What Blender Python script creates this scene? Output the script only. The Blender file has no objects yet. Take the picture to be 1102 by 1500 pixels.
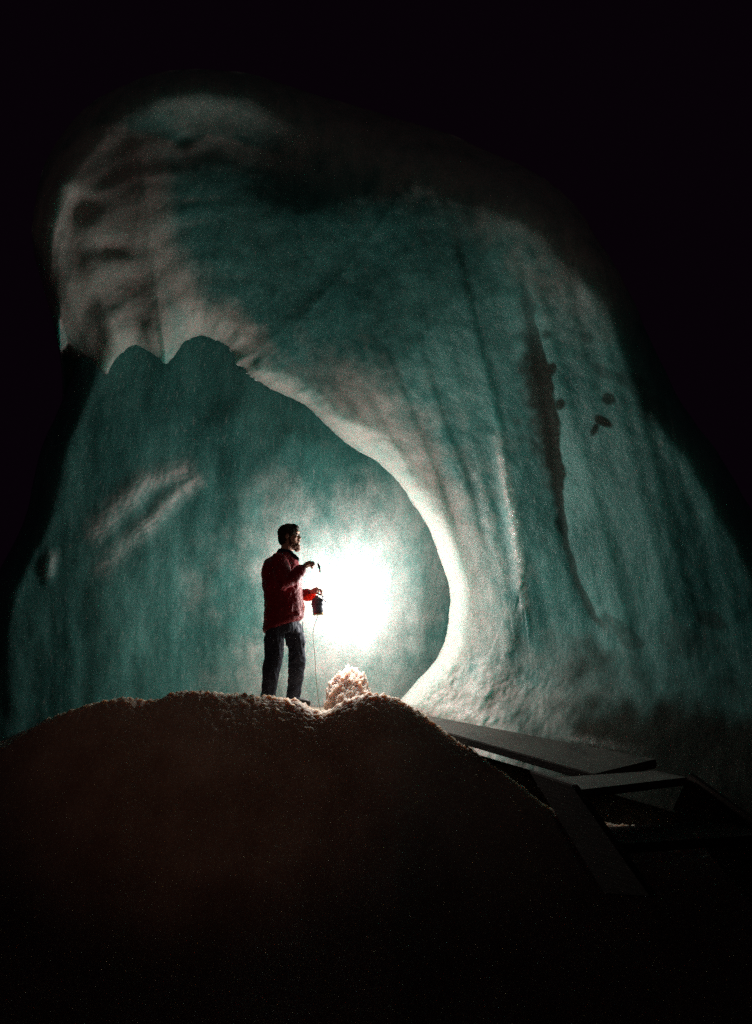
import bpy, bmesh, math, random
import numpy as np
from mathutils import Vector, Matrix
random.seed(7); rng = np.random.default_rng(7)
S = bpy.context.scene
COL = S.collection

# ------------------------------------------------------------------ camera
F = 1000.0                      # focal length in photo pixels (photo 1102 x 1500)
TH = math.radians(14)
CAM = np.array([0.0, 0.0, 1.6])
FW = np.array([0, math.cos(TH), math.sin(TH)]); UP = np.array([0, -math.sin(TH), math.cos(TH)]); RT = np.array([1.0, 0, 0])
def at(px, py, d):
    px = np.asarray(px, float); py = np.asarray(py, float); d = np.asarray(d, float)
    return CAM + d[..., None]*(FW + RT*((px-551)/F)[..., None] + UP*((750-py)/F)[..., None])
def V(px, py, d): return Vector(at(px, py, d))
cam = bpy.data.cameras.new('camera'); cam_o = bpy.data.objects.new('camera', cam); COL.objects.link(cam_o)
cam_o.location = Vector(CAM); cam_o.rotation_euler = (math.pi/2+TH, 0, 0)
cam.sensor_fit = 'VERTICAL'; cam.sensor_height = 36; cam.lens = 36*F/1500; cam.clip_start = .05; cam.clip_end = 500
S.camera = cam_o

# ------------------------------------------------------------------ noise
_P = np.random.default_rng(3).permutation(4096)
_G = np.random.default_rng(4).normal(size=(4096, 3)); _G /= np.linalg.norm(_G, axis=1)[:, None]
def perlin(p):
    i = np.floor(p).astype(int); f = p-i; w = f*f*f*(f*(f*6-15)+10)
    out = 0
    for dx in (0, 1):
        for dy in (0, 1):
            for dz in (0, 1):
                h = _P[(_P[(_P[(i[..., 0]+dx) & 4095]+i[..., 1]+dy) & 4095]+i[..., 2]+dz) & 4095]
                g = _G[h]
                v = (g*(f-np.array([dx, dy, dz]))).sum(-1)
                out = out + v*(w[..., 0] if dx else 1-w[..., 0])*(w[..., 1] if dy else 1-w[..., 1])*(w[..., 2] if dz else 1-w[..., 2])
    return out*1.6
def fbm(p, scale, octv=4, gain=.5):
    a = 1; s = 0; q = p*scale
    for k in range(octv):
        s = s+a*perlin(q+17.3*k); a *= gain; q = q*2.03
    return s
def sm(a, b, x):
    t = np.clip((x-a)/(b-a), 0, 1); return t*t*(3-2*t)
def poly_dist(px, py, pts):
    """distance to a polyline, signed side, and the parameter along it"""
    best = np.full(px.shape, 1e9); side = np.zeros(px.shape); par = np.zeros(px.shape); n = len(pts)-1
    for k in range(n):
        ax, ay = pts[k]; bx, by = pts[k+1]; dx, dy = bx-ax, by-ay; L = dx*dx+dy*dy
        t = np.clip(((px-ax)*dx+(py-ay)*dy)/L, 0, 1)
        ex = px-ax-t*dx; ey = py-ay-t*dy; d = np.hypot(ex, ey); m = d < best
        best = np.where(m, d, best); side = np.where(m, np.sign(dx*ey-dy*ex), side); par = np.where(m, (k+t)/n, par)
    return best, side, par
def catmull(pts, n):
    P = np.array(pts, float); P = np.vstack([2*P[0]-P[1], P, 2*P[-1]-P[-2]])
    m = len(pts)-1; s = np.linspace(0, m-1e-6, n); k = s.astype(int); t = (s-k)[:, None]
    a, b, c, d = P[k], P[k+1], P[k+2], P[k+3]
    return .5*((2*b)+(-a+c)*t+(2*a-5*b+4*c-d)*t*t+(-a+3*b-3*c+d)*t**3)

# ------------------------------------------------------------------ object helpers
def tag(o, label=None, cat=None, group=None, kind=None):
    if label: o['label'] = label
    if cat: o['category'] = cat
    if group: o['group'] = group
    if kind: o['kind'] = kind
    return o
def empty(name, loc=(0, 0, 0)):
    o = bpy.data.objects.new(name, None); COL.objects.link(o); o.location = loc; o.empty_display_size = .1; return o
def link(name, me, mat, parent=None, smooth=True):
    o = bpy.data.objects.new(name, me); COL.objects.link(o)
    if mat: me.materials.append(mat)
    if smooth: me.polygons.foreach_set('use_smooth', [True]*len(me.polygons))
    if parent: o.parent = parent
    return o
def grid_mesh(name, P, mat, parent=None, attrs=None, closed_v=False, flip=False):
    """P: (nu, nv, 3)"""
    nu, nv = P.shape[:2]
    idx = np.arange(nu*nv).reshape(nu, nv)
    if closed_v: idx = np.hstack([idx, idx[:, :1]])
    a, b, c, d = idx[:-1, :-1], idx[1:, :-1], idx[1:, 1:], idx[:-1, 1:]
    q = np.stack([a, d, c, b] if flip else [a, b, c, d], -1).reshape(-1, 4)
    me = bpy.data.meshes.new(name)
    me.vertices.add(nu*nv); me.vertices.foreach_set('co', P.reshape(-1))
    me.loops.add(q.size); me.loops.foreach_set('vertex_index', q.reshape(-1).astype(np.int32))
    me.polygons.add(len(q)); me.polygons.foreach_set('loop_start', np.arange(0, q.size, 4, dtype=np.int32))
    me.update(calc_edges=True); me.validate()
    for k, v in (attrs or {}).items():
        at_ = me.attributes.new(k, 'FLOAT', 'POINT'); at_.data.foreach_set('value', v.reshape(-1).astype(np.float32))
    return link(name, me, mat, parent)

# ------------------------------------------------------------------ materials
def new_mat(name):
    m = bpy.data.materials.new(name); m.use_nodes = True
    nt = m.node_tree; return m, nt, nt.nodes['Principled BSDF']
def N(nt, t, **kw):
    n = nt.nodes.new(t)
    for k, v in kw.items(): setattr(n, k, v)
    return n
def noise(nt, scale, detail=6, rough=.6, vec=None, stretch=None):
    tc = N(nt, 'ShaderNodeTexCoord'); src = tc.outputs['Object']
    if stretch:
        mp = N(nt, 'ShaderNodeMapping'); mp.inputs['Scale'].default_value = stretch; nt.links.new(src, mp.inputs[0]); src = mp.outputs[0]
    n = N(nt, 'ShaderNodeTexNoise'); n.inputs['Scale'].default_value = scale; n.inputs['Detail'].default_value = detail; n.inputs['Roughness'].default_value = rough
    nt.links.new(src, n.inputs['Vector']); return n
def ramp(nt, src, a, b, ca=(0, 0, 0, 1), cb=(1, 1, 1, 1)):
    r = N(nt, 'ShaderNodeValToRGB'); r.color_ramp.elements[0].position = a; r.color_ramp.elements[1].position = b
    r.color_ramp.elements[0].color = ca; r.color_ramp.elements[1].color = cb; nt.links.new(src, r.inputs[0]); return r
def mix(nt, fac, a, b, mode='MIX'):
    m = N(nt, 'ShaderNodeMix', data_type='RGBA', blend_type=mode)
    for s, v in ((m.inputs['Factor'], fac), (m.inputs['A'], a), (m.inputs['B'], b)):
        if hasattr(v, 'links'): nt.links.new(v, s)
        else: s.default_value = v
    return m.outputs['Result']
def math_n(nt, op, a, b=None, clamp=False):
    m = N(nt, 'ShaderNodeMath', operation=op, use_clamp=clamp)
    for s, v in zip(m.inputs, (a, b)):
        if v is None: continue
        if hasattr(v, 'links'): nt.links.new(v, s)
        else: s.default_value = v
    return m.outputs[0]
def attr(nt, name): return N(nt, 'ShaderNodeAttribute', attribute_name=name).outputs['Fac']
def bumps(nt, b, items):
    prev = None
    for h, strength, dist in items:
        bn = N(nt, 'ShaderNodeBump'); bn.inputs['Strength'].default_value = strength; bn.inputs['Distance'].default_value = dist
        nt.links.new(h, bn.inputs['Height'])
        if prev: nt.links.new(prev, bn.inputs['Normal'])
        prev = bn.outputs[0]
    nt.links.new(prev, b.inputs['Normal'])

def ice_material(name, clear_a, clear_b, frost_c, sss=.95, rad=(.12, .32, .29)):
    m, nt, b = new_mat(name)
    big = noise(nt, 1.3, 5, .6, stretch=(1, 1, .45)); mid = noise(nt, 7, 8, .68, stretch=(1, 1, .6)); fine = noise(nt, 60, 4, .75); grit = noise(nt, 170, 2, .7)
    clear = mix(nt, ramp(nt, big.outputs['Fac'], .36, .64).outputs[0], clear_a, clear_b)
    mott = ramp(nt, mid.outputs['Fac'], .3, .72, (.80, .82, .82, 1), (1.16, 1.12, 1.10, 1)).outputs[0]
    clear = mix(nt, 1.0, clear, mott, 'MULTIPLY')
    flow = noise(nt, 9, 5, .62, stretch=(1.6, 1.6, .10)); flow2 = noise(nt, 26, 4, .6, stretch=(1.4, 1.4, .12))
    clear = mix(nt, 1.0, clear, ramp(nt, flow.outputs['Fac'], .36, .64, (.89, .92, .93, 1), (1.10, 1.08, 1.07, 1)).outputs[0], 'MULTIPLY')
    clear = mix(nt, ramp(nt, flow2.outputs['Fac'], .60, .72, (0, 0, 0, 1), (.30, .30, .30, 1)).outputs[0], clear, frost_c)
    vor = N(nt, 'ShaderNodeTexVoronoi'); vor.inputs['Scale'].default_value = 34; tcv = N(nt, 'ShaderNodeTexCoord'); nt.links.new(tcv.outputs['Object'], vor.inputs['Vector'])
    clear = mix(nt, ramp(nt, vor.outputs['Distance'], .06, .16, (.45, .45, .45, 1), (0, 0, 0, 1)).outputs[0], clear, frost_c)
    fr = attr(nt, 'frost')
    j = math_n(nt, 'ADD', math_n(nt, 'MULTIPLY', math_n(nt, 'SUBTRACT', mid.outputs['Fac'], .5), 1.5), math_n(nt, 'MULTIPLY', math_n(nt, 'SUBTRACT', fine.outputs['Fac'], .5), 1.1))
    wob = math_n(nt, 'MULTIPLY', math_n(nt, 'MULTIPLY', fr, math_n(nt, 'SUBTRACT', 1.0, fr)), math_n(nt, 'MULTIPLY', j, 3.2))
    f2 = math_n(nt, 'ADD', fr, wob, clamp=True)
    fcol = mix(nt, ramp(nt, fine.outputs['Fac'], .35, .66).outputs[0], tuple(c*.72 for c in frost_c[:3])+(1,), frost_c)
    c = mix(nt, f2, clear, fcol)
    c = mix(nt, attr(nt, 'dirt_shade'), c, (.030, .022, .015, 1))
    glint_specks = ramp(nt, grit.outputs['Fac'], .48, .58).outputs[0]
    c = mix(nt, math_n(nt, 'MULTIPLY', attr(nt, 'wet'), glint_specks), c, (.92, .90, .84, 1))  # white specks in the base colour stand in for glints
    gcol = ramp(nt, grit.outputs['Fac'], .3, .7, (.78, .78, .78, 1), (1.18, 1.18, 1.18, 1)).outputs[0]
    c = mix(nt, 1.0, c, gcol, 'MULTIPLY')
    nt.links.new(c, b.inputs['Base Color'])
    rr = math_n(nt, 'ADD', math_n(nt, 'MULTIPLY', fine.outputs['Fac'], .35), .10)
    rr = math_n(nt, 'SUBTRACT', rr, math_n(nt, 'MULTIPLY', attr(nt, 'wet'), .22), clamp=True)
    rr = math_n(nt, 'ADD', rr, math_n(nt, 'MULTIPLY', attr(nt, 'dirt_shade'), .6), clamp=True)
    nt.links.new(rr, b.inputs['Roughness'])
    nt.links.new(math_n(nt, 'SUBTRACT', .5, math_n(nt, 'MULTIPLY', attr(nt, 'dirt_shade'), .42)), b.inputs['Specular IOR Level'])
    b.inputs['IOR'].default_value = 1.31
    b.inputs['Subsurface Weight'].default_value = sss; b.inputs['Subsurface Radius'].default_value = rad; b.inputs['Subsurface Scale'].default_value = 1.0
    bumps(nt, b, [(mid.outputs['Fac'], .22, .04), (flow.outputs['Fac'], .25, .03), (fine.outputs['Fac'], .45, .010), (grit.outputs['Fac'], .5, .005)])
    return m
M = {}
M['ice'] = ice_material('glacier_ice', (.052, .205, .188, 1), (.115, .33, .30, 1), (.53, .515, .465, 1))
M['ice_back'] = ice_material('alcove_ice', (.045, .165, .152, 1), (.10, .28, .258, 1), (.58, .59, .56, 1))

def snow_material(name, ca, cb, sss=.3, sc=1.0, rad=(.05, .03, .02), bump=1.0):
    m, nt, b = new_mat(name)
    big = noise(nt, 2.2*sc, 5, .6); fine = noise(nt, 38*sc, 5, .7); grit = noise(nt, 120*sc, 3, .7)
    c = mix(nt, ramp(nt, big.outputs['Fac'], .35, .65).outputs[0], ca, cb)
    c = mix(nt, 1.0, c, ramp(nt, fine.outputs['Fac'], .3, .7, (.75, .75, .75, 1), (1.1, 1.1, 1.1, 1)).outputs[0], 'MULTIPLY')
    nt.links.new(c, b.inputs['Base Color']); b.inputs['Roughness'].default_value = .55
    b.inputs['Specular IOR Level'].default_value = .3
    b.inputs['Subsurface Weight'].default_value = sss; b.inputs['Subsurface Radius'].default_value = rad; b.inputs['Subsurface Scale'].default_value = 1
    bumps(nt, b, [(fine.outputs['Fac'], .5*bump, .03), (grit.outputs['Fac'], .35*bump, .01)])
    return m
M['snow'] = snow_material('gritty_snow', (.30, .225, .175, 1), (.44, .36, .29, 1), sss=.7, rad=(.16, .09, .065))
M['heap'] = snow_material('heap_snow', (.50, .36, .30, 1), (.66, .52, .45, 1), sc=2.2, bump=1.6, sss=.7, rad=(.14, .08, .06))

def cloth(name, c, c2, rough=.75, scale=260, sheen=.0, trans=0):
    m, nt, b = new_mat(name)
    w = noise(nt, scale, 2, .6); f = noise(nt, 9, 4, .6)
    cc = mix(nt, ramp(nt, f.outputs['Fac'], .35, .65).outputs[0], c, c2)
    cc = mix(nt, 1.0, cc, ramp(nt, w.outputs['Fac'], .3, .7, (.75, .75, .75, 1), (1.2, 1.2, 1.2, 1)).outputs[0], 'MULTIPLY')
    nt.links.new(cc, b.inputs['Base Color']); b.inputs['Roughness'].default_value = rough; b.inputs['Specular IOR Level'].default_value = .2
    bumps(nt, b, [(f.outputs['Fac'], .6, .02), (w.outputs['Fac'], .3, .002)])
    if trans:
        out = nt.nodes['Material Output']; tr = N(nt, 'ShaderNodeBsdfTranslucent'); nt.links.new(cc, tr.inputs[0])
        ms = N(nt, 'ShaderNodeMixShader'); ms.inputs[0].default_value = trans
        nt.links.new(b.outputs[0], ms.inputs[1]); nt.links.new(tr.outputs[0], ms.inputs[2]); nt.links.new(ms.outputs[0], out.inputs[0])
    return m
M['jacket'] = cloth('red_shell_fabric', (.17, .008, .016, 1), (.22, .012, .02, 1), rough=.6)
M['cuff'] = cloth('backlit_orange_cloth', (.8, .07, .03, 1), (.85, .09, .04, 1), rough=.6, trans=.45)  # brighter orange than the jacket: backlight put into the cloth colour
M['collar'] = cloth('dark_collar_fabric', (.012, .014, .03, 1), (.02, .022, .04, 1))
M['trousers'] = cloth('dark_blue_trouser_cloth', (.03, .034, .05, 1), (.05, .055, .075, 1), rough=.85)
M['boot'] = cloth('black_boot_leather', (.015, .013, .012, 1), (.03, .025, .022, 1), rough=.5, scale=120)
M['skin'] = cloth('skin', (.42, .24, .18, 1), (.5, .29, .22, 1), rough=.5, scale=150)
M['skin'].node_tree.nodes['Principled BSDF'].inputs['Subsurface Weight'].default_value = .15
M['skin'].node_tree.nodes['Principled BSDF'].inputs['Subsurface Radius'].default_value = (.01, .004, .002)
M['hair'] = cloth('dark_brown_hair', (.02, .014, .01, 1), (.035, .024, .017, 1), rough=.7, scale=300)
M['beard'] = cloth('reddish_beard_hair', (.10, .045, .028, 1), (.16, .07, .042, 1), rough=.7, scale=300)
def simple(name, c, rough=.5, metal=0.0, sc=40):
    m, nt, b = new_mat(name); n = noise(nt, sc, 5, .65)
    cc = mix(nt, ramp(nt, n.outputs['Fac'], .3, .7).outputs[0], tuple(x*.6 for x in c)+(1,), tuple(c)+(1,))
    nt.links.new(cc, b.inputs['Base Color']); b.inputs['Roughness'].default_value = rough; b.inputs['Metallic'].default_value = metal
    bumps(nt, b, [(n.outputs['Fac'], .25, .004)]); return m
M['lamp'] = simple('blue_grey_enamel', (.11, .12, .17), .45)
M['brass'] = simple('worn_brass', (.35, .25, .12), .35, .8)
M['steel'] = simple('thin_steel', (.35, .34, .33), .35, .9)
M['cord'] = simple('tan_cord', (.30, .24, .16), .8)
M['wood_tip'] = simple('dark_wood_handle', (.05, .035, .03), .6)
M['eye'] = simple('eye', (.6, .58, .55), .2)
def wood(name, ca, cb, rough=.5):
    m, nt, b = new_mat(name)
    g = noise(nt, 5, 8, .65, stretch=(1, 14, 14)); s = noise(nt, 3, 5, .6); k = noise(nt, 90, 3, .7)
    c = mix(nt, ramp(nt, g.outputs['Fac'], .3, .7).outputs[0], ca, cb)
    c = mix(nt, ramp(nt, s.outputs['Fac'], .5, .75).outputs[0], c, tuple(x*.5 for x in ca[:3])+(1,))
    nt.links.new(c, b.inputs['Base Color'])
    nt.links.new(math_n(nt, 'ADD', math_n(nt, 'MULTIPLY', s.outputs['Fac'], .4), rough-.15), b.inputs['Roughness'])
    b.inputs['Specular IOR Level'].default_value = .3
    bumps(nt, b, [(g.outputs['Fac'], .5, .008), (k.outputs['Fac'], .3, .003)]); return m
M['wood'] = wood('weathered_wet_wood', (.050, .043, .037, 1), (.10, .086, .072, 1))
M['wood_warm'] = wood('brown_stair_wood', (.024, .014, .010, 1), (.042, .025, .017, 1), .95)
m, nt, b = new_mat('burning_magnesium'); b.inputs['Base Color'].default_value = (1, 1, 1, 1)
b.inputs['Emission Color'].default_value = (1, .97, .93, 1); b.inputs['Emission Strength'].default_value = 60; M['flame'] = m

# ------------------------------------------------------------------ the big ice formation
PAIRS = [((552,1062),(1330,1290)),((608,1002),(1310,1090)),((648,950),(1260,990)),((660,895),(1205,900)),((655,850),(1145,815)),
 ((632,785),(1090,730)),((602,732),(1045,655)),((560,682),(1003,595)),((502,645),(965,525)),((455,600),(925,435)),((412,576),(885,365)),
 ((375,552),(835,290)),((345,537),(750,235)),((333,508),(640,190)),((303,491),(470,140)),((272,500),(330,104)),((246,533),(215,110)),
 ((226,515),(138,150)),((197,507),(85,208)),((168,528),(58,268)),((148,575),(47,330)),((130,640),(56,395)),((104,695),(82,450)),
 ((78,745),(100,500)),((60,800),(102,555)),((45,860),(88,615)),((30,930),(45,715)),((5,1010),(0,840)),((-25,1110),(-70,1010))]
NU, NV = 640, 380
inn = catmull([p[0] for p in PAIRS], NU); out = catmull([p[1] for p in PAIRS], NU)
# crumbly inner rim
un = np.linspace(0, 1, NU)
jit = fbm(np.stack([un*40, un*0+3.3, un*0], -1), 1.0, 4, .55)
nrm = (inn-out); nrm /= np.linalg.norm(nrm, axis=1)[:, None]
amp = 2.5+4.5*sm(.34, .40, un)*(1-sm(.47, .50, un))
inn = inn+nrm*(jit*amp)[:, None]
sc2 = fbm(np.stack([un*17, un*0+6.1, un*0], -1), 1.0, 2, .5)
inn = inn+nrm*(sc2*9*sm(.30, .36, un)*(1-sm(.60, .66, un)))[:, None]
jo = fbm(np.stack([un*22, un*0+9.1, un*0], -1), 1.0, 3, .5)
out = out+nrm*(jo*5)[:, None]
vv = np.linspace(0, 1, NV)**1.25
G = inn[:, None, :]*(1-vv[None, :, None])+out[:, None, :]*vv[None, :, None]
gx, gy = G[..., 0], G[..., 1]
rim_d, _, _ = poly_dist(gx, gy, inn[::6])
dr = rim_d/148.0
U = np.repeat(un[:, None], NV, 1); Vv = np.repeat(vv[None, :], NU, 0)
rim_depth = 7.45-.25*sm(.36, .62, U)+2.4*np.maximum(sm(.66, .80, U)*(1-sm(.08+.22*sm(.70, .78, U), .55+.25*sm(.70, .78, U), Vv)), sm(.72, .82, U))
upw = sm(.33, .46, U)*(1-.6*sm(.50, .57, U))
leg = sm(.80, .9, U)
depth = rim_depth-(.40-.25*leg)*dr-.085*dr**2*(1-leg)*(1-.55*upw)+.07*dr*upw*(1-leg)+(.11+.07*sm(.34, .26, U))*np.maximum(dr-1.6, 0)**2*(1-upw)*(1-leg)
depth -= .5*sm(900, 1200, gy)*sm(600, 760, gx)
# top lobe leans less far forward, rounds over
depth += .35*sm(330, 150, gy)*sm(900, 500, gx)
# lip rounding
lipw = .20+.2*sm(.46, .52, U)+.10*fbm(np.stack([U*26, U*0+4.4, U*0], -1), 1.0, 3)*sm(.16, .3, U)
lip = np.clip(1-dr/lipw, 0, 1); depth += .30*(1+.8*sm(.22, .30, U)*(1-sm(.50, .56, U)))*(1-np.sqrt(1-lip**2+1e-9))*(1-leg)
# limb rounding at the outer outline
od, _, _ = poly_dist(gx, gy, out[::6]); odm = od/148
lw = .38+.25*sm(.30, .42, U)*(1-sm(.46, .54, U)); limb = np.clip(1-odm/lw, 0, 1); depth += .95*lw*limb**2.6
P0 = at(gx, gy, depth)
# large, medium undulation (vertical drapery on the right, layered strata on the left lobe)
Q = P0.copy(); Q[..., 2] *= .32
right = sm(330, 560, gx)
warpx = gx+.10*(gy-500)*-1+14*fbm(P0, .8, 2)
lat = (gx-(gy-300)*.26)           # lines that fall steeply towards the right, as the drapery does
fold = perlin(np.stack([lat/60, gy/900, gx*0+1.7], -1))
fold2 = perlin(np.stack([lat/22, gy/500, gx*0+5.2], -1))
fade_foot = 1-.75*sm(900, 1010, gy)
depth += right*fade_foot*(.030*fold+.007*fold2)
depth += .045*fbm(P0, .8, 2)+.006*fbm(P0, 4.5, 4)
strata = perlin(np.stack([Vv*11+.5*fbm(P0, 1.2, 2), U*9, gx*0+2.2], -1))
left = sm(420, 240, gx)*sm(620, 480, gy)
depth += left*.018*strata
frost = np.zeros_like(gx); dirt_shade = np.zeros_like(gx); wet = np.zeros_like(gx)
# overlapping curtain edges
for pts, h, w in [([(560,500),(585,560),(612,625),(640,700),(665,780)], .05, 30), ([(612,490),(632,560),(655,630),(690,720),(705,800)], .055, 32),
                  ([(520,560),(560,620),(600,690),(640,770)], .04, 26),
                  ([(655,300),(672,370),(690,450),(712,540),(728,620)], .05, 40),
                  ([(470,540),(500,580),(545,635)], .03, 22), ([(700,420),(715,520),(738,640),(742,720),(750,820)], .035, 26)]:
    d, sd, par = poly_dist(gx, gy, pts)
    e = np.sin(np.clip(par, 0, 1)*math.pi)**.5
    depth += e*h*.40*np.where(sd < 0, np.exp(-(d/w)), -np.exp(-(d/(w*1.2)))*.6)*np.tanh(d/7.0)
# wet ridge and foot streaks, their glitter painted in as pale specks
for pts, w, a in [([(728,640),(738,690),(750,750),(760,820),(768,890)], 7, 1.0), ([(740,700),(752,780),(760,860)], 8, .5), ([(700,690),(716,760),(735,830),(745,890)], 7, .4), ([(628,1035),(665,1040),(720,1052)], 9, .7), ([(690,1000),(705,1020),(712,1040)], 8, .6), ([(800,1075),(860,1085),(940,1100)], 6, .35), ([(716,960),(700,1000)], 9, .4), ([(690,1050),(735,975),(752,905)], 10, .55)]:
    d, sd, par = poly_dist(gx, gy, pts); e = np.sin(np.clip(par, .04, .96)*math.pi)**.4
    g = np.exp(-(d/w)**2)*e; g = g*(.45+.55*sm(-.2, .35, fbm(P0, 14, 3))); depth -= .055*np.where(sd < 0, np.exp(-(d/(w*7))**1.3), np.exp(-(d/(w*1.3))**2))*e*a; frost = np.maximum(frost, g*a); wet = np.maximum(wet, g*a)
# the deep seam with dark sediment
seam = [(765,380),(772,430),(782,490),(795,545),(803,600),(812,660),(818,720),(828,790),(845,850),(870,905),(905,935)]
d, sd, par = poly_dist(gx, gy, seam)
wd = 5+8*np.exp(-((par-.40)/.16)**2)+3*fbm(P0, 5, 3)+7*np.maximum(fbm(P0, 3, 3), 0)*(par < .6)
wl = np.where(sd > 0, 1.5*sm(.75, .45, par)+.3, 0)
wd = np.where(sd > 0, wd*(1+wl), wd)
g = np.exp(-(d/wd)**2)
depth += .012*np.exp(-(d/9)**2)
e = sm(0, .12, par)*(1-sm(.9, 1, par))
soft = np.where(sd > 0, .25, .85)
dirt_shade = np.maximum(dirt_shade, e*sm(1.25, soft, d/wd+.20*fbm(P0, 9, 3))*(.90-.3*sm(.55, .75, par))*sm(0, .3, par))
# inclusions: stones and hollows frozen in the ice
for (x, y, rx, ry, a) in [(806,541,9,14,.9),(820,592,7,10,.9),(811,602,6,6,.7),(892,585,11,8,.8),(884,618,14,7,.95),(872,628,6,9,.9),(800,490,7,7,.5),(862,495,9,8,.35),
                          (925,560,30,16,.35),(1000,940,45,25,.35),(920,935,26,14,.5),(885,545,20,8,.35),(960,600,30,20,.35),(1045,910,25,14,.5),(905,915,28,9,.4)]:
    ca, sa = math.cos(.5), math.sin(.5)
    ux = ((gx-x)*ca+(gy-y)*sa)/rx; uy = (-(gx-x)*sa+(gy-y)*ca)/ry
    r = np.hypot(ux, uy)+.45*fbm(P0, 6, 3)
    k = sm(1.2, .7, r); dirt_shade = np.maximum(dirt_shade, k*a*.95)
# hollows in the left lobe
for (x, y, rx, ry, h) in [(118,305,22,20,.13),(100,355,20,40,.08),(165,365,34,14,.09),(95,270,12,12,-.05),(190,415,26,16,.07),(150,440,30,20,.06),(200,460,30,22,.08),(270,205,14,10,.03)]:
    r = np.hypot((gx-x)/rx, (gy-y)/ry)+.25*fbm(P0, 3, 3); depth += h*np.exp(-r**2)*.7
# frost coat: rim, lobe, foot
ns = fbm(P0, 1.7, 4); ns2 = fbm(P0, 5, 4)
dirt_shade = np.maximum(dirt_shade, .93*sm(930, 1080, gy+50*ns+22*ns2)*sm(680, 860, gx+40*ns))  # some sediment, mostly shade painted over the lower-right base
frost = np.maximum(frost, .9*sm(.45, .05, dr+.25*ns)*sm(.60, .52, U))
frost = np.maximum(frost, .6*np.exp(-(((gx-290)/55)**2+((gy-480)/26)**2)))
fold_frost = sm(760, 560, gx+.35*(900-gy)-40)*sm(500, 640, gy+60*ns)*.9
d, sd, par = poly_dist(gx, gy, [(520,590),(590,650),(640,740),(680,840),(690,940)])
frost = np.maximum(frost, .8*np.exp(-(d/(58+20*ns+14*ns2))**2))
frost = np.maximum(frost, .9*sm(915, 1010, gy+45*ns-.12*(gx-650))*sm(1000, 760, gx+60*ns))
d, sd, par = poly_dist(gx, gy, [(60,290),(130,250),(210,215),(300,210),(360,225)])
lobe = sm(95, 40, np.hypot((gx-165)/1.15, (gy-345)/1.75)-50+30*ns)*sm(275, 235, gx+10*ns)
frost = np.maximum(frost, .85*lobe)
d, sd, par = poly_dist(gx, gy, [(215,340),(235,385),(265,425),(290,470),(330,520)])
frost = np.maximum(frost, .95*np.exp(-(d/(30+10*ns))**2))
frost = np.maximum(frost, .6*sm(150, 50, od+35*ns)*sm(.68, .6, U)*sm(.28, .36, U)*(1-.25*sm(520, 400, gx)))
d, sd, par = poly_dist(gx, gy, [(90,255),(150,222),(215,200),(250,212),(270,222),(305,200),(360,215),(430,238),(520,250)])
frost = np.maximum(frost, .75*np.exp(-(np.where(sd > 0, d/26, d/7))**2)*(1-.6*sm(.6, 1, par)))
frost = np.maximum(frost, .45*left*sm(.1, .6, strata))
frost = np.clip(frost+.10*ns2*(frost > .03), 0, 1)
frost *= 1-.92*np.clip(dirt_shade, 0, 1)
# rough crystalline relief on the foot
depth -= .03*np.abs(fbm(P0, 7, 3))*sm(930, 1020, gy)*sm(900, 700, gx)
A = at(gx, gy, depth)
# the lip turns back into the alcove, the outline turns round to the rear
cen = np.array([420., 800.])
rows_in = []
for off, dd in ((0, .10), (4, .24), (14, .40), (34, .62), (70, .9), (110, 1.3), (150, 2.0)):
    q = inn-nrm*off; rows_in.append(at(q[:, 0], q[:, 1], depth[:, 0]+dd*1.0))
rows_out = []
for k, dd in ((2, .08), (8, .22), (22, .42), (50, .8), (95, 1.4), (150, 2.2), (200, 3.2)):
    q = out+nrm*k; rows_out.append(at(q[:, 0], q[:, 1], depth[:, -1]+dd))
CUT = int(.86*NU)
Pf = np.concatenate([np.stack(rows_in[::-1], 1), A, np.stack(rows_out, 1)], 1)
def padv(a, l, r): return np.concatenate([np.repeat(a[:, :1], 7, 1)*l, a, np.repeat(a[:, -1:], 7, 1)*r], 1)
formation = grid_mesh('ice_formation', Pf[:CUT], M['ice'], attrs={'frost': padv(frost, .5, 1)[:CUT], 'dirt_shade': padv(dirt_shade, 0, 1)[:CUT], 'wet': padv(wet, 0, 0)[:CUT]}, closed_v=True, flip=True)
tag(formation, 'huge teal and grey ice mass with a wave-shaped arch rising behind the man', 'ice formation')

# ------------------------------------------------------------------ the ice wall of the alcove
nx, ny = 420, 380
SX, Y = np.meshgrid(np.linspace(0, 1, nx), np.linspace(440, 1170, ny), indexing='ij')
xl = np.interp(Y, [440, 555, 615, 715, 840, 1010, 1170], [104, 100, 86, 43, 2, -66, -120])+8*np.sin(Y/37)
X = xl+(800-xl)*SX
dB = 8.05+.0*X
lb = np.clip(1-SX/.06, 0, 1); dB = dB-.30*sm(330, 60, X)+.45*lb**2.4+.85*sm(520, 820, X)+.30*sm(800, 500, Y)*sm(200, 420, X)
dB += .10*sm(540, 700, X)*sm(700, 900, Y)
dB -= .10*np.exp(-((X-515)/120)**2-((Y-880)/120)**2)
PB = at(X, Y, dB); QB = PB.copy(); QB[..., 2] *= .4
nsb = fbm(PB, 1.6, 4)
dB += .06*fbm(QB, .9, 3)+.007*fbm(QB, 4, 3)
rib = perlin(np.stack([X/16, Y/420, X*0+7.7], -1)); dB += .006*rib*sm(820, 950, Y)*sm(420, 250, X)
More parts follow.
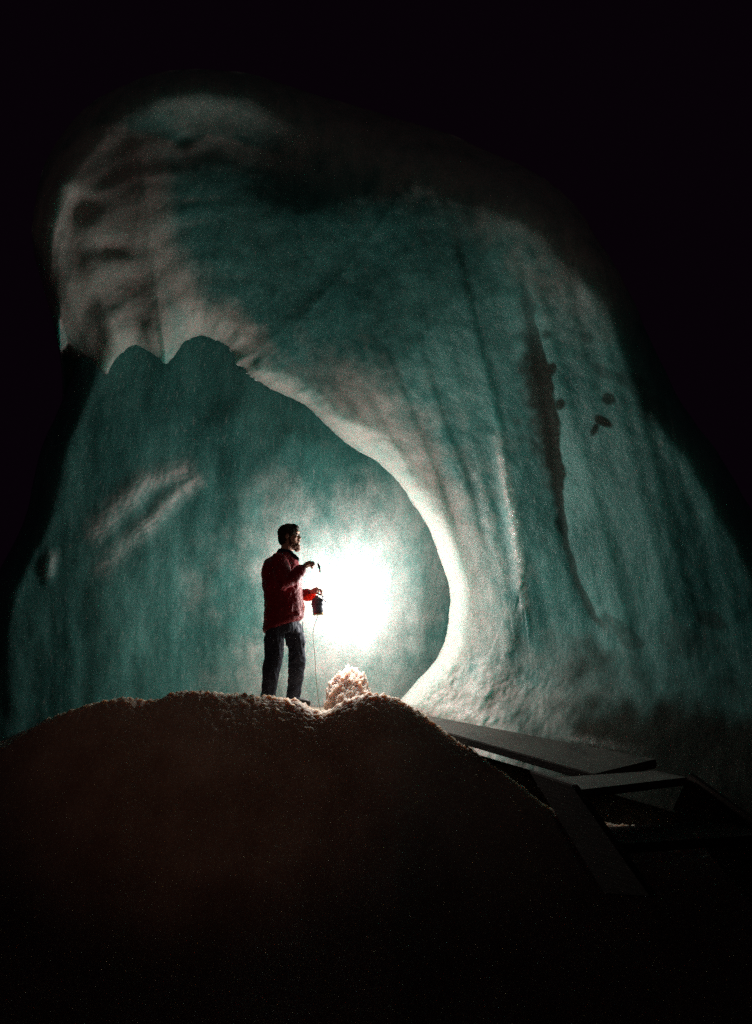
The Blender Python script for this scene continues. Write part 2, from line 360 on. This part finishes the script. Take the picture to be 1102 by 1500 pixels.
for pts, w, h in [([(140,780),(175,740),(215,705),(270,690)], 18, .045), ([(215,770),(245,735),(285,705)], 14, .04), ([(160,810),(200,780),(230,760)], 16, .03), ([(70,850),(75,810)], 9, .05),
                  ([(395,690),(430,640),(470,660)], 20, .04), ([(300,640),(350,600)], 26, .05)]:
    d, sd, par = poly_dist(X, Y, pts); g = np.exp(-(d/w)**2)*np.sin(np.clip(par, .05, .95)*math.pi)**.5
    dB -= h*g
frost_glare = np.zeros_like(X)
for pts, w, a in [([(140,780),(175,740),(215,705),(270,690)], 15, .8), ([(215,770),(245,735),(285,705)], 11, .9), ([(150,830),(190,790),(220,765)], 14, .5), ([(68,840),(75,815)], 8, .7)]:
    d, sd, par = poly_dist(X, Y, pts); st = .5+.5*np.sin((X*.75+Y*.65+22*nsb)*.55)
    frost_glare = np.maximum(frost_glare, a*np.exp(-(d/w)**2)*(.45+.55*st))
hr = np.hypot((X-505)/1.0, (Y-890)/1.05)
frost_glare = np.maximum(frost_glare, .85*sm(230, 30, hr+60*nsb+30*fbm(PB, 4, 4)))  # whitens the wall round the flare: its glare put into the colour
for pts, w in [([(530,810),(528,760),(536,700)], 22), ([(560,790),(600,780),(630,800)], 24), ([(620,790),(640,850),(645,900)], 24), ([(470,800),(455,760),(440,730)], 20)]:  # pale wisps of smoke and glare painted on the wall
    d, sd, par = poly_dist(X, Y, pts); frost_glare = np.maximum(frost_glare, .55*np.exp(-((d+20*nsb+9*fbm(PB, 5, 4))/w)**2)*np.sin(np.clip(par, .04, .96)*math.pi)**.6)
frost_glare = np.maximum(frost_glare, .55*sm(930, 1010, Y+30*nsb)*sm(250, 420, X))
frost_glare = np.maximum(frost_glare, .6*sm(.2, .7, fbm(QB, 2.6, 5))*sm(420, 560, X)*sm(720, 800, Y))
frost_glare = np.clip(frost_glare, 0, 1)
PB = at(X, Y, dB)
wall = grid_mesh('alcove_ice_wall', PB, M['ice_back'], attrs={'frost': frost_glare, 'dirt_shade': frost_glare*0, 'wet': frost_glare*0}, flip=True)
# give it real thickness: a rear skin joined round the edge
md = wall.modifiers.new('thickness', 'SOLIDIFY'); md.thickness = .5; md.offset = -1
tag(wall, 'blue-green ice wall of the alcove under the arch, blown out behind the flare', 'ice wall')

# ------------------------------------------------------------------ snow mound and cave floor (a polar height field)
CREST = [(-420,1330,5.4),(-150,1180,5.7),(-60,1125,5.8),(0,1098,5.85),(30,1078,5.9),(60,1058,5.92),(110,1038,5.95),(150,1026,6.0),(185,1020,6.0),(215,1026,6.05),(235,1024,6.1),(255,1013,6.1),(290,1011,6.2),(330,1015,6.2),(370,1018,6.25),
 (410,1020,6.3),(440,1025,6.25),(462,1041,6.15),(480,1040,6.1),(500,1028,6.0),(525,1017,5.95),(550,1014,5.9),(575,1018,5.85),(600,1032,5.8),(625,1050,5.75),(655,1073,5.7),(700,1104,5.6),(760,1148,5.5),(800,1178,5.4),
 (850,1200,5.3),(950,1212,5.1),(1102,1240,4.9),(1250,1270,4.6),(1500,1320,4.4)]
cp = np.array(CREST, float)
na = 900; ppx = np.linspace(-420, 1500, na)
cpy = np.interp(ppx, cp[:, 0], cp[:, 1]); cd = np.interp(ppx, cp[:, 0], cp[:, 2])
ker = np.ones(9)/9
cpy = np.convolve(np.pad(cpy, 4, 'edge'), ker, 'valid'); cd = np.convolve(np.pad(cd, 30, 'edge'), np.ones(61)/61, 'valid')
CP = at(ppx, cpy, cd)
sc_ = np.hypot(CP[:, 0], CP[:, 1]); az = np.arctan2(CP[:, 0], CP[:, 1]); zc = CP[:, 2]
azu = np.linspace(az[0], az[-1], na)
sc_ = np.interp(azu, az, sc_); zc = np.interp(azu, az, zc)
tn = np.concatenate([np.linspace(.0, .5, 30)[:-1], np.linspace(.5, .93, 260)[:-1], np.linspace(.93, 1, 120)[:-1], 1+np.linspace(0, 1, 170)**1.4*1.1])
T, AZ = np.meshgrid(tn, azu); SC = sc_[:, None]; ZC = zc[:, None]
s = T*SC
dd_ = np.clip(1-T, 0, 1)*SC
slope = 2.4+1.8*sm(-8, -18, np.degrees(AZ))+3.0*sm(-18, -28, np.degrees(AZ))+2.0*sm(1, 6, np.degrees(AZ))+.25*perlin(np.stack([AZ*6, AZ*0+.4, AZ*0], -1))
front = np.maximum(ZC-slope*(np.sqrt(dd_**2+.15**2)-.15), -1.25+.05*dd_*0)
deg = np.degrees(AZ)
floor_z = 1.36-.42*sm(3, 13, deg)-.16*sm(13, 30, deg)-.16*sm(-12, -20, deg)-.3*sm(-20, -30, deg)
step_ = sm(0, .10, T-1); drop = np.where(deg < 6, .055, .055+.25*sm(6, 14, deg))
far = ZC-drop*step_
far = far+(floor_z-far)*sm(.10, .55, T-1)
Z = np.where(T <= 1, front, far)
PX = s*np.sin(AZ); PY = s*np.cos(AZ)
PM = np.stack([PX, PY, Z], -1)
crest_w = np.exp(-((T-1)/.09)**2)
Pz = PM.copy()
bump_ = .03*fbm(Pz, 1.6, 2)*(1-.6*crest_w)+.008*fbm(Pz, 7, 3)*(1-.3*crest_w)+.004*np.abs(fbm(Pz, 26, 2))*crest_w
lump = np.abs(fbm(Pz, 13, 4))*.032*sm(.55, .8, T)*sm(1.3, 1.05, T)
PM[..., 2] += bump_+lump-.02
mound = grid_mesh('ground', PM, M['snow'], flip=True)
tag(mound, kind='structure')
# rock floor far around so the ground never ends in view
gp = np.array([[-60, -30], [60, -30], [60, 70], [-60, 70]], float)
me = bpy.data.meshes.new('cave_floor'); me.from_pydata([(x, y, -1.30) for x, y in gp], [], [(0, 1, 2, 3)])
fl = link('cave_floor', me, simple('dark_cave_rock', (.03, .025, .022), .9, sc=2)); tag(fl, kind='structure')

# ------------------------------------------------------------------ rough snow heap behind the crest
def blob(name, c, r, mat, sub=6, amp=.2, sc=6, flat=-.4):
    bm = bmesh.new(); bmesh.ops.create_icosphere(bm, subdivisions=sub, radius=1)
    co = np.array([v.co[:] for v in bm.verts])
    n_ = fbm(co*1.0+5, sc/6*1.6, 3)*amp+np.abs(fbm(co+11, sc, 4))*amp*.45+fbm(co+2, sc*3.2, 2)*amp*.14
    co = co*(1+n_)[:, None]*np.array(r); co[:, 2] = np.maximum(co[:, 2], flat*r[2])
    for v, p in zip(bm.verts, co): v.co = p
    me = bpy.data.meshes.new(name); bm.to_mesh(me); bm.free()
    o = link(name, me, mat); o.location = c; return o
hp = V(511, 1036, 6.95)
heap = blob('snow_heap', hp, (.225, .24, .37), M['heap'], 7, .15, 13)
tag(heap, 'small pinkish heap of rough snow lit brightly behind the crest, right of the cord', 'snow heap')

# ------------------------------------------------------------------ boards
def slab(name, top, down, mat, parent=None, bevel=.006):
    """top: 4 corners going round; down: vector of thickness"""
    bm = bmesh.new(); a = [bm.verts.new(Vector(p)) for p in top]; c = [bm.verts.new(Vector(p)+Vector(down)) for p in top]
    bm.faces.new(a); bm.faces.new(c[::-1])
    for k in range(4): bm.faces.new((a[k], c[k], c[(k+1) % 4], a[(k+1) % 4]))
    bmesh.ops.recalc_face_normals(bm, faces=bm.faces)
    bmesh.ops.bevel(bm, geom=bm.edges[:], offset=bevel, segments=2, affect='EDGES')
    o_ = sum((Vector(p) for p in top), Vector())/4
    x = (Vector(top[1])-Vector(top[0])).normalized(); n_ = x.cross(Vector(top[3])-Vector(top[0])).normalized(); y = n_.cross(x)
    Mx = Matrix((x, y, n_)).transposed().to_4x4(); Mx.translation = o_
    bm.transform(Mx.inverted()); me = bpy.data.meshes.new(name); bm.to_mesh(me); bm.free()
    o = link(name, me, mat, None, False)
    if parent: o.parent = parent; o.matrix_local = parent.matrix_basis.inverted() @ Mx
    else: o.matrix_basis = Mx
    return o
plank = slab('wooden_plank', [V(606, 1044, 6.5), V(962, 1112, 5.0), V(870, 1134, 4.72), V(648, 1071, 5.9)], (0, 0, -.062), M['wood'])
tag(plank, 'long dark wet plank running from behind the snow mound to the stair top', 'plank')
st = empty('wooden_staircase', V(905, 1150, 4.6)); tag(st, 'low dark wooden staircase going down to the right of the snow mound', 'staircase')
LT, LTn = V(774, 1129, 4.45), V(838, 1150, 4.05); LB, LBn = V(885, 1310, 3.65), V(955, 1315, 3.4)
slab('stringer', [LT, LTn, LBn, LB], (.045, .012, 0), M['wood_warm'], st)
RTp, RTn = V(960, 1126, 4.85), V(1008, 1133, 4.55); RB, RBn = V(1210, 1370, 3.8), V(1300, 1345, 3.45)
slab('stringer', [V(985, 1185, 4.75), RTn, RBn, V(1240, 1500, 3.6)], (.045, .012, 0), M['wood_warm'], st)
for k in range(2):
    t = k/2.1
    a = LT.lerp(LB, t)+Vector((.05, 0, -.035)); a2 = LTn.lerp(LBn, t)+Vector((.05, 0, -.035))
    b_ = RTp.lerp(RB, t)+Vector((-.004, 0, -.02)); b2 = RTn.lerp(RBn, t)+Vector((-.004, 0, -.02))
    for p in (a2, b2): p.z = (a2.z+b2.z)/2
    a.z = b_.z = a2.z+.01
    slab('tread', [a, b_, b2, a2], (0, 0, -.05), M['wood_warm' if k else 'wood'], st)

# ------------------------------------------------------------------ the man
def ring_loft(bm, rings, n=20, cap=True):
    """rings: (centre, ax, ay) with ax, ay the two half-axis vectors"""
    prev = None; first = None
    for c, ax, ay in rings:
        c, ax, ay = Vector(c), Vector(ax), Vector(ay)
        r = [bm.verts.new(c+ax*math.cos(2*math.pi*k/n)+ay*math.sin(2*math.pi*k/n)) for k in range(n)]
        if prev:
            for k in range(n): bm.faces.new((prev[k], prev[(k+1) % n], r[(k+1) % n], r[k]))
        else: first = r
        prev = r
    if cap: bm.faces.new(first[::-1]); bm.faces.new(prev)
def limb(bm, pts, n=16, caps=True):
    """pts: (point, radius); round swept chain with rounded ends"""
    P = [Vector(p[0]) for p in pts]; R = [p[1] for p in pts]
    if caps:
        d0 = (P[0]-P[1]).normalized(); d1 = (P[-1]-P[-2]).normalized()
        P = [P[0]+d0*R[0]*.85, P[0]+d0*R[0]*.5]+P+[P[-1]+d1*R[-1]*.5, P[-1]+d1*R[-1]*.85]
        R = [R[0]*.5, R[0]*.85]+R+[R[-1]*.85, R[-1]*.5]
    u = None; rings = []
    for k in range(len(P)):
        t = (P[min(k+1, len(P)-1)]-P[max(k-1, 0)]).normalized()
        if u is None: u = t.orthogonal().normalized()
        u = (u-t*u.dot(t)).normalized(); w = t.cross(u)
        rings.append((P[k], u*R[k], w*R[k]))
    ring_loft(bm, rings, n)
def ell(bm, c, r, rot=(0, 0, 0)):
    from mathutils import Euler
    mx = Matrix.Translation(Vector(c)) @ Euler(rot).to_matrix().to_4x4() @ Matrix.Diagonal((*r, 1))
    bmesh.ops.create_icosphere(bm, subdivisions=3, radius=1, matrix=mx)
def fuse(name, bm, mat, parent, vox, smooth=6, wr=0, wsc=10):
    bmesh.ops.recalc_face_normals(bm, faces=bm.faces)
    me = bpy.data.meshes.new('tmp'); bm.to_mesh(me); bm.free(); o = bpy.data.objects.new('tmp', me); COL.objects.link(o)
    r = o.modifiers.new('r', 'REMESH'); r.mode = 'VOXEL'; r.voxel_size = vox
    s_ = o.modifiers.new('s', 'SMOOTH'); s_.iterations = smooth; s_.factor = .5
    dg = bpy.context.evaluated_depsgraph_get(); m2 = bpy.data.meshes.new_from_object(o.evaluated_get(dg)); bpy.data.objects.remove(o)
    if wr:
        n = len(m2.vertices); co = np.empty(n*3); m2.vertices.foreach_get('co', co); co = co.reshape(-1, 3)
        no = np.empty(n*3); m2.vertices.foreach_get('normal', no); no = no.reshape(-1, 3)
        q = co*np.array([1, 1, .75]); w = (.5-np.abs(fbm(q, wsc, 3)))*wr+fbm(co, wsc*.4, 2)*wr*.6
        co = co+no*w[:, None]; m2.vertices.foreach_set('co', co.reshape(-1)); m2.update()
    return link(name, m2, mat, parent)
foot = V(415, 1036, 6.48)
man = empty('person', foot)
tag(man, 'bearded man in red jacket and dark trousers standing on the snow crest, holding a lamp', 'person')
# one continuous body with head, arms, hands, legs
bm = bmesh.new()
HX, HZ = .005, 1.655
ell(bm, (HX-.005, 0, HZ+.02), (.098, .078, .108)); ell(bm, (HX+.035, 0, HZ-.045), (.062, .062, .085)); ell(bm, (HX+.055, 0, HZ-.105), (.045, .047, .038))
ell(bm, (HX+.085, 0, HZ+.045), (.02, .05, .018)); limb(bm, [((HX+.092, 0, HZ+.02), .010), ((HX+.112, 0, HZ-.018), .014), ((HX+.100, 0, HZ-.028), .013)], 10)
ell(bm, (HX+.095, 0, HZ-.062), (.012, .025, .007)); ell(bm, (HX+.094, 0, HZ-.074), (.012, .022, .007))
for sy in (-1, 1): ell(bm, (HX-.005, sy*.079, HZ-.01), (.020, .009, .032), (0, .2, 0)); ell(bm, (HX+.06, sy*.042, HZ-.02), (.028, .022, .028))
limb(bm, [((-.035, 0, 1.40), .068), ((-.012, 0, 1.56), .058)])
ring_loft(bm, [((-.04, 0, .86), (.10, 0, 0), (0, .13, 0)), ((-.04, 0, 1.0), (.10, 0, 0), (0, .14, 0)), ((-.05, 0, 1.2), (.115, 0, 0), (0, .165, 0)), ((-.06, 0, 1.36), (.11, 0, 0), (0, .18, 0)), ((-.045, 0, 1.44), (.07, 0, 0), (0, .10, 0))])
NS, NE, NW = (-.04, -.185, 1.385), (.015, -.255, 1.135), (.175, -.20, 1.305)      # near arm
FS, FE, FWr = (-.07, .185, 1.385), (-.02, .27, 1.10), (.215, .20, 1.105)           # far arm
limb(bm, [(NS, .055), (NE, .043), (NW, .029)]); limb(bm, [(FS, .055), (FE, .043), (FWr, .029)])
RHp, RK, RA = (-.080, -.080, .84), (-.105, -.10, .47), (-.14, -.10, .09)
LHp, LK, LA = (.045, .075, .84), (.105, .09, .46), (.088, .09, .09)
limb(bm, [(RHp, .075), (RK, .058), (RA, .042)]); limb(bm, [(LHp, .075), (LK, .058), (LA, .042)])
limb(bm, [((-.16, -.1, .05), .036), ((.0, -.10, .035), .034)]); limb(bm, [((.07, .09, .05), .036), ((.20, .09, .035), .034)])
# near hand: a fist round the wire handle, palm from wrist to knuckles, fingers curled down and back
def chain(pts, r0, r1):
    n = len(pts)-1; limb(bm, [(p, r0+(r1-r0)*k/n) for k, p in enumerate(pts)], 10)
limb(bm, [((.185, -.198, 1.312), .027), ((.215, -.192, 1.334), .031), ((.240, -.186, 1.347), .031)])
for k, (dy, ln) in enumerate(((-.030, .95), (-.010, 1.0), (.010, .95), (.029, .80))):
    o3 = Vector((.243, -.184+dy, 1.356-.004*k)); chain([o3, o3+Vector((.030*ln, 0, .004)), o3+Vector((.042*ln, 0, -.022)), o3+Vector((.024*ln, 0, -.038)), o3+Vector((.008, 0, -.030))], .0105, .0085)
chain([(.210, -.218, 1.326), (.236, -.232, 1.336), (.262, -.228, 1.344), (.284, -.212, 1.348)], .013, .009)
# far hand: palm over the lamp's handle, fingers reaching forward and hooking down
limb(bm, [((.222, .198, 1.112), .028), ((.25, .193, 1.130), .031), ((.278, .188, 1.140), .030)])
for k, (dy, ln, dz) in enumerate(((-.032, .9, -.002), (-.011, 1.05, 0), (.010, 1.0, -.001), (.030, .8, -.006))):
    o3 = Vector((.285, .187+dy, 1.142+dz)); chain([o3, o3+Vector((.036*ln, 0, -.002)), o3+Vector((.056*ln, 0, -.020)), o3+Vector((.050*ln, 0, -.040))], .0105, .008)
chain([(.252, .165, 1.118), (.282, .150, 1.104), (.312, .150, 1.090), (.332, .156, 1.084)], .013, .009)
fuse('body', bm, M['skin'], man, .0042, 3)
bm = bmesh.new()
ell(bm, (HX-.014, 0, HZ+.036), (.103, .086, .096)); ell(bm, (HX-.048, 0, HZ-.018), (.062, .078, .082))
ell(bm, (HX+.056, 0, HZ+.100), (.046, .055, .026), (0, .35, 0))
for sy in (-1, 1): ell(bm, (HX+.008, sy*.072, HZ+.0), (.018, .012, .045))
fuse('hair', bm, M['hair'], man, .006, 4, .006, 30)
bm = bmesh.new()
ell(bm, (HX+.070, 0, HZ-.100), (.040, .050, .036)); ell(bm, (HX+.085, 0, HZ-.130), (.028, .034, .030))
for sy in (-1, 1): limb(bm, [((HX+.015, sy*.066, HZ-.03), .012), ((HX+.03, sy*.058, HZ-.085), .018), ((HX+.065, sy*.036, HZ-.112), .022)], 10)
ell(bm, (HX+.103, 0, HZ-.050), (.010, .030, .009))
fuse('beard', bm, M['beard'], man, .005, 3, .005, 40)
for sy in (-1, 1):
    bm = bmesh.new(); ell(bm, (HX+.086, sy*.030, HZ+.012), (.012, .013, .010)); me = bpy.data.meshes.new('eye'); bm.to_mesh(me); bm.free(); link('eye', me, M['eye'], man)
# jacket
bm = bmesh.new()
prof = [(.745, -.205, .02, .17), (.80, -.205, .11, .185), (.85, -.208, .160, .20), (.93, -.212, .170, .20), (1.03, -.222, .150, .195), (1.13, -.232, .140, .20), (1.22, -.242, .138, .205), (1.30, -.250, .130, .21), (1.36, -.238, .112, .205), (1.41, -.205, .085, .17), (1.455, -.150, .055, .12), (1.485, -.105, .045, .085)]
rings = []
for k, (z, x0, x1, ry) in enumerate(prof):
    tilt = .055 if k < 3 else (.03 if k == 3 else 0)
    rx = (x1-x0)/2; cx = (x0+x1)/2; rings.append(((cx, 0, z), (rx, 0, tilt), (0, ry, 0)))
rings[0] = ((-.045, 0, .775), (.170, 0, .055), (0, .195, 0))
rings[1] = ((-.030, 0, .815), (.182, 0, .050), (0, .200, 0))
ring_loft(bm, rings, 28)
limb(bm, [((-.07, -.165, 1.375), .085), ((-.02, -.225, 1.26), .078), (tuple(Vector(NE)+Vector((0, 0, -.005))), .068), ((.085, -.235, 1.20), .060), ((.150, -.208, 1.278), .050)])
limb(bm, [((-.10, .165, 1.375), .085), ((-.07, .225, 1.26), .078), (tuple(Vector(FE)), .070), ((.09, .24, 1.085), .060), ((.185, .212, 1.095), .050)])
ell(bm, (-.175, 0, 1.30), (.08, .17, .13)); ell(bm, (.105, 0, .88), (.068, .15, .055)); ell(bm, (.075, -.03, 1.20), (.07, .12, .09))
jk = fuse('jacket', bm, M['jacket'], man, .007, 5, .016, 9)
bm = bmesh.new()
ring_loft(bm, [((-.045, 0, 1.455), (.088, 0, .012), (0, .098, 0)), ((-.030, 0, 1.495), (.080, 0, -.010), (0, .086, 0)), ((-.022, 0, 1.515), (.074, 0, -.014), (0, .078, 0))], 24)
limb(bm, [((.03, -.055, 1.475), .022), ((.075, -.065, 1.438), .022), ((.112, -.066, 1.412), .013)], 10)
limb(bm, [((.03, .055, 1.475), .022), ((.07, .06, 1.442), .022), ((.095, .062, 1.418), .013)], 10)
fuse('collar', bm, M['collar'], jk, .006, 3, .004, 14)
# cuffs and lining; the backlit orange is painted into the cloth
bm = bmesh.new(); limb(bm, [((.145, -.209, 1.272), .048), ((.168, -.203, 1.295), .040)], 14); fuse('cuff', bm, M['collar'], jk, .006, 2)
bm = bmesh.new(); limb(bm, [((.175, .213, 1.080), .052), ((.215, .205, 1.078), .046), ((.245, .20, 1.086), .034)], 14); fuse('cuff', bm, M['cuff'], jk, .006, 2, .005, 16)
bm = bmesh.new(); ring_loft(bm, [((.142, .05, .90), (.03, 0, .0), (0, .05, 0)), ((.150, .06, .96), (.028, 0, 0), (0, .05, 0)), ((.143, .06, 1.02), (.016, 0, 0), (0, .04, 0))], 14)
fuse('lining', bm, M['cuff'], jk, .006, 2)
bm = bmesh.new()
ring_loft(bm, [((-.045, 0, .752), (.165, 0, .060), (0, .188, 0)), ((-.036, 0, .772), (.186, 0, .060), (0, .206, 0)), ((-.030, 0, .802), (.192, 0, .055), (0, .208, 0)), ((-.026, 0, .825), (.182, 0, .050), (0, .198, 0))], 28)
fuse('waistband', bm, M['jacket'], jk, .008, 2, .006, 12)
bm = bmesh.new(); limb(bm, [((.168, -.05, .80), .004), ((.172, -.05, .74), .0045), ((.178, -.05, .70), .006)], 8)
fuse('drawstring', bm, M['collar'], jk, .003, 1)
# trousers
bm = bmesh.new()
ring_loft(bm, [((-.03, 0, .90), (.135, 0, 0), (0, .14, 0)), ((-.03, 0, .84), (.145, 0, 0), (0, .150, 0)), ((-.025, 0, .76), (.155, 0, 0), (0, .158, 0)), ((-.02, 0, .70), (.15, 0, 0), (0, .15, 0))], 24)
limb(bm, [((-.078, -.074, .76), .094), ((-.095, -.088, .62), .096), ((-.095, -.098, .47), .082), ((-.115, -.10, .32), .078), ((-.124, -.10, .18), .066), ((-.130, -.10, .08), .068)])
limb(bm, [((.048, .068, .76), .094), ((.088, .080, .62), .094), ((.108, .088, .47), .080), ((.106, .09, .36), .074), ((.088, .09, .18), .066), ((.086, .09, .07), .067)])
fuse('trousers', bm, M['trousers'], man, .007, 4, .018, 8)
for x, y in ((-.115, -.10), (.095, .09)):
    bm = bmesh.new(); limb(bm, [((x-.03, y, .05), .050), ((x+.04, y, .046), .048), ((x+.12, y, .036), .040)], 14); limb(bm, [((x-.02, y, .06), .056), ((x-.015, y, .13), .054)], 14)
    fuse('boot', bm, M['boot'], man, .006, 3)
# ------------------------------------------------------------------ lamp in his lower hand
FP = foot
lampo = empty('carbide_lamp', FP+Vector((.305, .187, .895))); lampo.scale = (1.28, 1.28, 1.06); tag(lampo, 'blue-grey metal hand lamp hanging from the man\'s lower hand', 'lamp')
def lathe(prof, n=28):
    bm = bmesh.new(); ring_loft(bm, [((0, 0, z), (r, 0, 0), (0, r, 0)) for z, r in prof], n); bmesh.ops.recalc_face_normals(bm, faces=bm.faces); return bm
def fin(name, bm, mat, parent, mx=None):
    if mx: bm.transform(mx)
    bmesh.ops.recalc_face_normals(bm, faces=bm.faces)
    me = bpy.data.meshes.new(name); bm.to_mesh(me); bm.free(); o = link(name, me, mat, parent, False)
    for p in me.polygons: p.use_smooth = len(p.vertices) == 4
    return o
tl = Matrix.Rotation(-.10, 4, 'Y')
fin('water_tank', lathe([(.088, .046), (.094, .050), (.130, .046), (.150, .036), (.162, .020), (.172, .014), (.180, .012)]), M['lamp'], lampo, tl)
fin('carbide_chamber', lathe([(.0, .044), (.004, .046), (.070, .046), (.078, .050), (.088, .050)]), M['lamp'], lampo, tl)
fin('base_ring', lathe([(-.006, .043), (-.003, .047), (.008, .047), (.010, .044)]), M['brass'], lampo, tl)
fin('reflector', lathe([(.0, .014), (.006, .034), (.016, .048), (.019, .050), (.021, .048), (.010, .012)]), M['lamp'], lampo, Matrix.Translation((.044, 0, .128)) @ Matrix.Rotation(math.pi/2-.75, 4, 'Y') @ Matrix.Rotation(.35, 4, 'X'))
bm = bmesh.new(); limb(bm, [((-.052, 0, .105), .006), ((-.060, 0, .095), .007), ((-.050, 0, .088), .006)], 8); fin('valve', bm, M['brass'], lampo)
bm = bmesh.new(); limb(bm, [((-.03, 0, .165), .0035), ((-.028, 0, .198), .0035), ((.0, 0, .212), .0045), ((.026, 0, .205), .0035), ((.036, 0, .165), .0035)], 8); fin('handle', bm, M['steel'], lampo)
def curve_tube(name, pts, r, mat, parent=None, n=60):
    C_ = catmull([tuple(p) for p in pts], n); bm = bmesh.new(); limb(bm, [(tuple(c), r) for c in C_], 8, False)
    me = bpy.data.meshes.new(name); bmesh.ops.recalc_face_normals(bm, faces=bm.faces); bm.to_mesh(me); bm.free(); return link(name, me, mat, parent)
base = FP+Vector((.30, .187, .895)); dl = float(np.dot(np.array(base)-CAM, FW))
cord = curve_tube('thin_cord', [base, V(459, 925, dl), V(461, 955, dl), V(463.5, 995, dl), V(468, 1034, dl), V(473, 1046, dl)], .0032, M['cord'])
tag(cord, 'thin pale cord hanging from the hand lamp down to the snow', 'cord')
# ------------------------------------------------------------------ magnesium flare on a wire
LP = V(512, 880, 7.21)
fl_ = empty('magnesium_flare', FP+Vector((.27, -.185, 1.345))); tag(fl_, 'burning magnesium flare on a thin wire held in the man\'s raised hand', 'flare')
def loc(p): return Vector(p)-fl_.location
tip = V(466, 826, 6.42); tip2 = V(469, 838, 6.40)
curve_tube('wire', [Vector((-.02, 0, 0)), loc(tip)*.6+Vector((0, 0, .008)), loc(tip), loc(tip2), loc(LP.lerp(tip2, .5)), loc(LP)], .0009, M['steel'], fl_)
bm = bmesh.new(); a, c = loc(tip), loc(tip2); limb(bm, [(a, .0085), (a.lerp(c, .35)+Vector((.005, 0, 0)), .0105), (a.lerp(c, .7)+Vector((.004, 0, 0)), .006), (c, .0065)], 10); fin('clamp', bm, M['wood_tip'], fl_)
bm = bmesh.new(); lp = loc(LP); limb(bm, [(lp+Vector((0, 0, -.035)), .012), (lp, .028), (lp+Vector((.004, 0, .04)), .020), (lp+Vector((.0, 0, .085)), .006)], 14); fin('flame', bm, M['flame'], fl_)

# ------------------------------------------------------------------ smoke of the burning metal
bm = bmesh.new(); bmesh.ops.create_icosphere(bm, subdivisions=4, radius=1)
for v in bm.verts: v.co = Vector((v.co.x*1.25, v.co.y*.62, v.co.z*1.25))
me = bpy.data.meshes.new('smoke'); bm.to_mesh(me); bm.free()
ms_ = bpy.data.materials.new('thin_white_smoke'); ms_.use_nodes = True; nt = ms_.node_tree; nt.nodes.clear()
o_ = N(nt, 'ShaderNodeOutputMaterial'); pv = N(nt, 'ShaderNodeVolumePrincipled'); nt.links.new(pv.outputs[0], o_.inputs['Volume'])
pv.inputs['Color'].default_value = (.97, .97, .95, 1); pv.inputs['Anisotropy'].default_value = .2
tc = N(nt, 'ShaderNodeTexCoord'); mp = N(nt, 'ShaderNodeMapping'); mp.inputs['Scale'].default_value = (1/1.25, 1/.62, 1/1.25)
nt.links.new(tc.outputs['Object'], mp.inputs[0]); vl = N(nt, 'ShaderNodeVectorMath', operation='LENGTH'); nt.links.new(mp.outputs[0], vl.inputs[0])
fall = ramp(nt, vl.outputs['Value'], .0, 1.0, (1, 1, 1, 1), (0, 0, 0, 1)); fall.color_ramp.interpolation = 'EASE'
nz = noise(nt, 2.6, 4, .6, stretch=(1, 1, .55)); nr = ramp(nt, nz.outputs['Fac'], .42, .68)
dn = math_n(nt, 'MULTIPLY', math_n(nt, 'POWER', fall.outputs[0], 1.6), math_n(nt, 'ADD', math_n(nt, 'MULTIPLY', nr.outputs[0], .9), .15))
nt.links.new(math_n(nt, 'MULTIPLY', dn, .20), pv.inputs['Density'])
smoke = link('smoke', me, ms_); smoke.location = LP+Vector((.05, -.05, .12)); tag(smoke, 'thin white smoke glowing round the magnesium flare', 'smoke', kind='stuff')
# ------------------------------------------------------------------ light
def plight(name, loc_, power, col, rad):
    l = bpy.data.lights.new(name, 'POINT'); l.energy = power; l.color = col; l.shadow_soft_size = rad
    o = bpy.data.objects.new(name, l); COL.objects.link(o); o.location = loc_; return o
plight('flare_light', LP, 178, (1, .97, .91), .32)
sp = bpy.data.lights.new('mound_fill_spot', 'SPOT'); sp.energy = 34; sp.color = (1, .42, .25); sp.spot_size = math.radians(44); sp.spot_blend = 1; sp.shadow_soft_size = .05  # added warm fill for the mound, no such lamp is seen
so = bpy.data.objects.new('mound_fill_spot', sp); COL.objects.link(so); so.location = (-1.1, .2, 2.0)
so.rotation_euler = (V(300, 985, 5.5)-so.location).to_track_quat('-Z', 'Y').to_euler()
s2 = bpy.data.lights.new('ice_fill_spot', 'SPOT'); s2.energy = 50; s2.color = (1, .78, .70); s2.spot_size = math.radians(88); s2.spot_blend = 1; s2.shadow_soft_size = .05  # another added spot, keeps the outer ice faintly visible, source unseen
s2o = bpy.data.objects.new('ice_fill_spot', s2); COL.objects.link(s2o); s2o.location = (-.3, -1.0, 2.2)
s2o.rotation_euler = (V(480, 480, 6)-s2o.location).to_track_quat('-Z', 'Y').to_euler()
W = bpy.data.worlds.new('World'); S.world = W; W.use_nodes = True
W.node_tree.nodes['Background'].inputs[0].default_value = (.0021, .0007, .0021, 1); W.node_tree.nodes['Background'].inputs[1].default_value = 1
S.view_settings.view_transform = 'Standard'; S.view_settings.look = 'None'; S.view_settings.exposure = 0; S.view_settings.gamma = 1
S.cycles.use_denoising = False
S.cycles.max_bounces = 5; S.cycles.diffuse_bounces = 4; S.cycles.volume_bounces = 1
S.cycles.sample_clamp_indirect = 2
